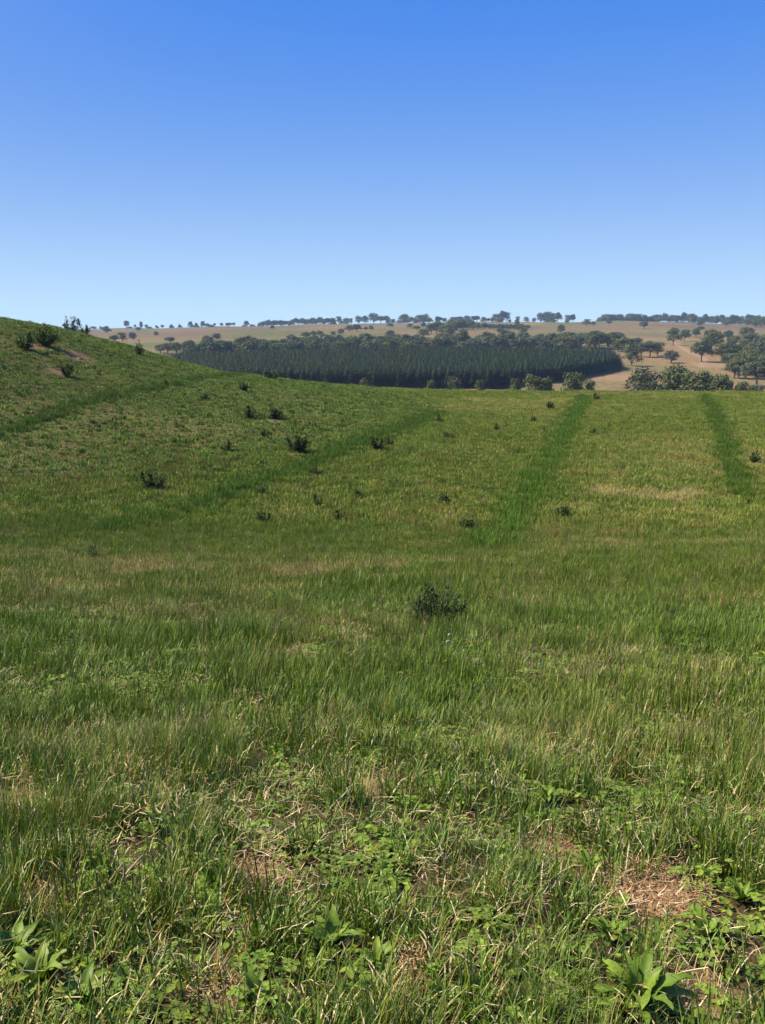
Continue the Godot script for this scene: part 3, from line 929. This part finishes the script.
	for k in 2600:
		var d := 1.2 + 15.0 * pow(rng.randf(), 0.7)
		var x := rng.randf_range(-0.62, 0.62) * d
		var sp := spot(x, -d)
		if n_mid.get_noise_2d(x * 4.0, d * 4.0 + 70.0) < -0.1 and sp.x < 0.2:
			continue
		if sp.y == 0.0 and sp.x > 0.3:
			continue
		var s := rng.randf_range(0.7, 1.3)
		var t := upright(x, -d, s, s, 0.3)
		t.origin.y += rng.randf() * rng.randf() * 0.12
		li.put(rng.randi() % 2, t, tint(0.7, 1.15))
	strewn("dead_straw", "pale dead straw lying flat between the green grass tufts", "straw", "straw_bits", lit, dry, li)
	# red brown litter in the bare patches
	var fib := [straw_litter(70, 0.09, 0.012, 0.05, 0.0022, [Color(0.27, 0.15, 0.075), Color(0.34, 0.2, 0.1), Color(0.2, 0.1, 0.05), Color(0.42, 0.3, 0.17)])]
	var fi := Scatter.new(1)
	for s in SPOTS:
		if s[3] == 1 or s[2] > 1.0:
			continue
		for k in int(s[2] * s[2] * 1500.0):
			var a := rng.randf() * TAU
			var r: float = s[2] * sqrt(rng.randf()) * 1.1
			fi.put(0, upright(s[0] + cos(a) * r, s[1] + sin(a) * r, rng.randf_range(0.7, 1.3), 1.0, 0.5), tint(0.75, 1.2))
	strewn("brown_litter", "fine reddish brown plant litter on the bare foreground patches", "litter", "litter_fibres", fib, dry, fi)
	# standing stems with seed heads
	var heads := [seed_stems(7, 0.16, 0.35, 0.62, [Color(0.17, 0.18, 0.055), Color(0.24, 0.21, 0.09), Color(0.12, 0.16, 0.035)]), seed_stems(6, 0.18, 0.3, 0.55, [Color(0.36, 0.27, 0.14), Color(0.25, 0.19, 0.09)])]
	var he := Scatter.new(2)
	for k in 2300:
		var d := 2.2 + 34.0 * pow(rng.randf(), 0.75)
		var x := rng.randf_range(-0.6, 0.6) * d
		if n_mid.get_noise_2d(x * 2.0 + 5.0, d * 2.0) < -0.12:
			continue
		if d < 3.0 or (d < 6.0 and rng.randf() < 0.6):
			continue
		var s := rng.randf_range(0.7, 1.15)
		he.put(rng.randi() % 2, upright(x, -d, s, s), tint(0.75, 1.2))
	strewn("seeding_grass", "thin brown grass stems with seed heads standing above the sward", "grass", "seed_stems", heads, dry, he)
	# reddish seeding grass along the dip
	var red := [tuft(50, 0.4, 0.3, 0.55, 0.012, 0.3, 0.6, 0.45, 0.3, 2)]
	var re := Scatter.new(1)
	for k in 5200:
		var d := 34.0 + rng.randf() * 90.0
		var x := rng.randf_range(-0.5, 0.55) * d
		var v := n_big.get_noise_2d(x * 1.7 + 200.0, d * 2.4)
		var band := exp(-pow((d - 38.0) / 4.0, 2)) * smoothstep(-8.0, 6.0, x)
		if v + band * 0.2 < 0.3 or hill(x, d) > 2.0:
			continue
		var s := rng.randf_range(0.7, 1.1)
		re.put(0, upright(x, -d, s, s), tint(0.6, 0.95, 0.15))
	strewn("brown_seeding_grass", "brownish seeding grass in drifts along the dip and slope", "grass", "tufts", red, grass, re)

func build_strips() -> void:
	var grass := plant_material(0.55, Color(0.4, 0.45, 0.15))
	var labels := ["dark row of tall grass crossing the hill on the far left", "long dark row of tall grass running diagonally left of centre", "bright green row of tall grass right of centre climbing to the brow", "dark olive row of tall grass near the right edge"]
	var tall := [tuft(46, 0.3, 0.3, 0.68, 0.02, 0.5, 1.0, 0.0, 0.03, 3), tuft(46, 0.32, 0.22, 0.5, 0.02, 0.5, 1.1, 0.03, 0.06, 3)]
	var tints := [Color(0.76, 0.88, 0.8), Color(0.68, 0.88, 0.8), Color(0.77, 0.98, 0.75), Color(0.7, 0.84, 0.75)]
	for k in 4:
		var sc := Scatter.new(2)
		var p: PackedVector2Array = strips[k]
		for i in p.size() - 1:
			var length := p[i].distance_to(p[i + 1])
			var dirv := (p[i + 1] - p[i]).normalized()
			var side := Vector2(-dirv.y, dirv.x)
			for q in int(length * [17.0, 28.0, 24.0, 19.0][k]):
				var along := rng.randf() * length
				var off: float = rng.randfn() * [0.65, 0.85, 0.75, 0.55][k]
				var at: Vector2 = p[i] + dirv * along + side * (off + n_mid.get_noise_2d(p[i].x + along * 3.0, k * 50.0) * 0.7)
				if n_mid.get_noise_2d(at.x * 4.0, at.y * 4.0) < -0.3:
					continue
				var s := rng.randf_range(0.65, 1.15) * (1.0 - 0.25 * minf(1.0, absf(off)))
				var f := rng.randf_range(0.8, 1.2)
				var c: Color = tints[k]
				sc.put(rng.randi() % 2, upright(at.x, at.y, s, s), Color(c.r * f, c.g * f, c.b * f))
		var o := thing("grass_row", labels[k], "grass", Vector3.ZERO, "rows of tall grass on the slope", "stuff")
		for v in 2:
			copies("tall_tufts", tall[v].duplicate(), grass, sc.places[v], sc.tints[v], o)

# ---------------------------------------------------------------- shrubs on the slope
func build_shrubs() -> void:
	var leaf := plant_material(0.7, Color(0.25, 0.3, 0.1), 0.12)
	var wood := plant_material(0.9, Color.BLACK, 0.2)
	var cols := [Color(0.042, 0.072, 0.024), Color(0.056, 0.092, 0.028), Color(0.034, 0.056, 0.022)]
	var kinds := []
	for k in 4:
		kinds.append(shrub(11 + 4 * k, 1.0, 0.5 + 0.06 * k, 0.15, [Color(0.05, 0.082, 0.026), Color(0.068, 0.105, 0.03), Color(0.042, 0.062, 0.026)], 62))
	var near := shrub(54, 1.0, 0.52, 0.085, cols, 85)
	# x, z, height, width over height, label
	var list := [
		[0.74, -11.1, 0.72, 0.95, "dark leafy shrub standing alone in the grass at the picture's centre"],
		[-37.8, -93.9, 1.7, 1.1, "left shrub beside the bare soil high on the hill"],
		[-37.6, -98.9, 2.0, 1.0, "tall shrub right of the pale stones high on the hill"],
		[-31.5, -87.7, 1.4, 0.8, "small dark shrub below the bare soil on the hill"],
		[-43.4, -124.2, 2.0, 1.1, "larger shrub breaking the hill's skyline"],
		[-42.1, -125.4, 1.3, 1.2, "smaller shrub breaking the hill's skyline, right of the larger"],
		[-32.8, -119.1, 1.7, 0.5, "narrow upright weed just below the hill's skyline"],
		[-15.8, -100.4, 1.0, 0.9, "small dark shrub above the end of the hill's grass row"],
		[-16.3, -129.2, 1.2, 1.7, "wide dark shrub on the brow where the hill meets the plantation"],
		[-12.2, -80.7, 1.1, 1.2, "left shrub of the pair on the bare mound left of centre"],
		[-10.4, -82.1, 1.1, 1.3, "right shrub of the pair on the bare mound left of centre"],
		[-6.2, -64.4, 1.4, 1.0, "dark shrub on a soil heap beside the long diagonal row"],
		[-13.0, -48.6, 1.1, 1.2, "bushy dark shrub alone on the lower left slope"],
		[-11.4, -63.3, 0.8, 0.9, "small shrub on the hillside above the bushy lower-left one"],
		[-6.7, -47.7, 0.55, 0.9, "small shrub at the lower edge of the diagonal row"],
		[-5.4, -38.6, 0.62, 0.9, "dark shrub below the lower end of the diagonal row"],
		[-3.45, -44.9, 0.62, 0.9, "left of three little shrubs below the diagonal row"],
		[-2.06, -40.4, 0.56, 0.9, "lowest of three little shrubs below the diagonal row"],
		[-1.5, -48.6, 0.45, 0.9, "faint uppermost of three little shrubs below the diagonal row"],
		[-0.5, -67.5, 1.0, 0.9, "larger dark shrub of the pair in the diagonal row's middle"],
		[0.53, -70.2, 0.73, 1.0, "smaller dark shrub of the pair in the diagonal row's middle"],
		[5.8, -90.6, 0.83, 1.0, "shrub at the upper end of the diagonal row"],
		[3.3, -46.6, 0.54, 1.1, "dark shrub alone on the grass below the picture's middle slope"],
		[3.9, -38.2, 0.53, 1.1, "pale green shrub left of the bright row's lower end"],
		[5.9, -77.5, 0.62, 1.3, "low spreading shrub between the diagonal and the bright row"],
		[11.2, -85.0, 0.68, 0.9, "shrub midway up the slope left of the bright row"],
		[16.3, -94.3, 0.76, 0.8, "shrub close to the left of the bright row's upper half"],
		[21.1, -109.8, 1.0, 0.8, "upright shrub left of the bright row near the brow"],
		[30.9, -126.4, 1.0, 0.9, "dark shrub just right of the bright row at the brow"],
		[20.2, -83.4, 0.58, 1.1, "low shrub right of the bright row's upper half"],
		[28.1, -65.0, 0.95, 0.7, "upright dark shrub at the right edge beyond the olive row"],
		[9.05, -42.9, 0.59, 0.9, "small shrub right of the bright row's lower half"],
		[15.85, -84.7, 0.5, 1.0, "tiny shrub touching the left side of the bright row"],
		[20.3, -47.4, 0.35, 1.1, "tiny shrub at the foot of the olive row"],
		[-4.3, -55.6, 0.64, 0.9, "dark tuft-like shrub inside the diagonal row"],
		[-9.7, -71.1, 0.65, 1.0, "small shrub between the bare mound and the diagonal row"],
		[-8.5, -24.6, 0.42, 1.3, "grey twiggy weed in the tall grass at the left"],
		[-23.7, -95.8, 0.66, 1.0, "little shrub above the hill's grass row"],
		[-18.0, -88.8, 0.72, 1.0, "little shrub below the hill's grass row"]]
	for k in list.size():
		var s: Array = list[k]
		var a: Array = near if k == 0 else kinds[k % 4]
		var o := thing("shrub", s[4], "shrub", Vector3(s[0], ground_y(s[0], s[1]) - 0.03, s[1]), "shrubs dotted over the pasture")
		o.rotation.y = rng.randf() * TAU
		o.scale = Vector3(s[2] * s[3], s[2], s[2] * s[3]) * (1.02 if k == 0 else 1.2)
		part("stems", a[0], wood, o)
		part("foliage", a[1], leaf, o)
	# pale stones on the hill
	var stone := StandardMaterial3D.new()
	stone.albedo_texture = noise_texture(31, 0.02, Color(0.5, 0.43, 0.36), Color(0.72, 0.64, 0.55), 256)
	stone.roughness = 0.9
	stone.uv1_triplanar = true
	var rocks := [[-38.2, -96.2, 0.5, "whitest pale stone between the two hill shrubs"], [-36.2, -96.6, 0.38, "pale stone at the foot of the tall hill shrub"], [-33.6, -97.6, 0.36, "small tan stone on the bare soil strip of the hill"]]
	for r in rocks:
		var o := thing("stone", r[3], "stone", Vector3(r[0], ground_y(r[0], r[1]), r[1]), "stones on the hill")
		part("rock", boulder(r[2]), stone, o)

func boulder(size: float) -> ArrayMesh:
	var sp := SphereMesh.new()
	sp.radial_segments = 14
	sp.rings = 8
	sp.radius = 0.5
	sp.height = 1.0
	var arr := sp.get_mesh_arrays()
	var vs: PackedVector3Array = arr[Mesh.ARRAY_VERTEX]
	var off := rng.randf() * 90.0
	for k in vs.size():
		var q := vs[k].normalized()
		vs[k] = q * size * 0.5 * (1.0 + n_fine.get_noise_3d(q.x * 1.3 + off, q.y * 1.3, q.z * 1.3) * 0.5) * Vector3(1.2, 0.8, 1.0)
	arr[Mesh.ARRAY_VERTEX] = vs
	var m := ArrayMesh.new()
	m.add_surface_from_arrays(Mesh.PRIMITIVE_TRIANGLES, arr)
	return m

# ---------------------------------------------------------------- single plants near the viewer
func build_weeds() -> void:
	var leafmat := plant_material(0.5, Color(0.5, 0.55, 0.16), 0.3)
	leafmat.albedo_texture = noise_texture(41, 0.012, Color(0.78, 0.76, 0.62), Color(1, 1, 1), 512, 4)
	leafmat.uv1_triplanar = true
	leafmat.uv1_scale = Vector3(9, 9, 9)
	var shapes := []
	for k in 6:
		var g: Color = [Color(0.13, 0.21, 0.026), Color(0.105, 0.18, 0.024), Color(0.16, 0.235, 0.034)][k % 3]
		shapes.append(dock_leaf(0.115, 0.024 + 0.005 * (k % 4), 0.9 + 0.35 * (k % 3), 0.004, g))
	for s in WEEDS:
		var o := thing("broadleaf_weed", s[4], "weed", Vector3(s[0], ground_y(s[0], s[1]), s[1]), "broad-leaved weeds in the foreground")
		o.rotation.y = rng.randf() * TAU
		for k in s[3] + 6:
			var l := part("leaf", shapes[rng.randi() % 6], leafmat, o)
			var inner: float = float(k) / (s[3] + 6)
			var b := Basis(Vector3.UP, k * 2.4 + rng.randf_range(-0.3, 0.3)) * Basis(Vector3.RIGHT, lerpf(0.55, -0.25, inner) + rng.randf_range(-0.15, 0.15))
			var sz: float = s[2] * rng.randf_range(1.0, 1.5)
			l.transform = Transform3D(b.scaled_local(Vector3(sz, sz, sz)), Vector3(0, 0.01, 0))
	# dead twig and pale seed pods lying in the grass
	var dead := plant_material(0.85, Color.BLACK, 0.25)
	var grey := Color(0.36, 0.29, 0.19)
	for w in [[-1.29, -9.7, 0.5, "bleached forked dead twig sticking out of the grass left of centre"], [-1.05, -3.1, 0.17, "thin pale dead stalk leaning in the left foreground"], [0.63, -3.5, 0.14, "pale broken stalks at the left of the red brown patch"]]:
		var o := thing("dead_twig", w[3], "twig", Vector3(w[0], ground_y(w[0], w[1]), w[1]), "dead twigs in the grass")
		o.rotation.y = rng.randf() * TAU
		var s := Sheet.new()
		var L: float = w[2]
		tube(s, [Vector3.ZERO, Vector3(0.25, 0.55, 0) * L, Vector3(0.4, 1.0, 0.1) * L], 0.006, 0.003, grey, 5)
		part("stalk", s.commit(), dead, o)
		for q in 3:
			var t := Sheet.new()
			var p := Vector3(0.25, 0.55, 0) * L * rng.randf_range(0.6, 1.3)
			tube(t, [p, p + Vector3(rng.randf_range(-0.5, 0.5), rng.randf_range(0.0, 0.4), rng.randf_range(-0.5, 0.5)) * L], 0.004, 0.002, grey, 4)
			part("side_twig", t.commit(), dead, o)
	var pale := Color(0.6, 0.53, 0.4)
	for w in [[0.64, -8.45, 0.3, "upper of two pale seed pods in the grass below the central shrub"], [0.61, -8.3, 0.24, "lower slanting pale seed pod in the grass below the central shrub"]]:
		var o := thing("seed_pod", w[3], "seed pod", Vector3(w[0], ground_y(w[0], w[1]), w[1]), "pale seed pods")
		o.rotation.y = 0.4
		var s := Sheet.new()
		tube(s, [Vector3.ZERO, Vector3(0.01, w[2] * 0.5, 0), Vector3(0.03, w[2], 0)], 0.003, 0.002, Color(0.3, 0.26, 0.13), 4)
		part("stem", s.commit(), dead, o)
		var t := Sheet.new()
		var p := Vector3(0.03, w[2], 0)
		var prev := 0.002
		var ring := [p, p + Vector3(0.015, 0.012, 0), p + Vector3(0.035, 0.01, 0), p + Vector3(0.055, -0.006, 0), p + Vector3(0.065, -0.02, 0)]
		var rad := [0.002, 0.007, 0.008, 0.005, 0.001]
		for j in 4:
			tube(t, [ring[j], ring[j + 1]], rad[j], rad[j + 1], pale, 7)
		part("pod", t.commit(), dead, o)
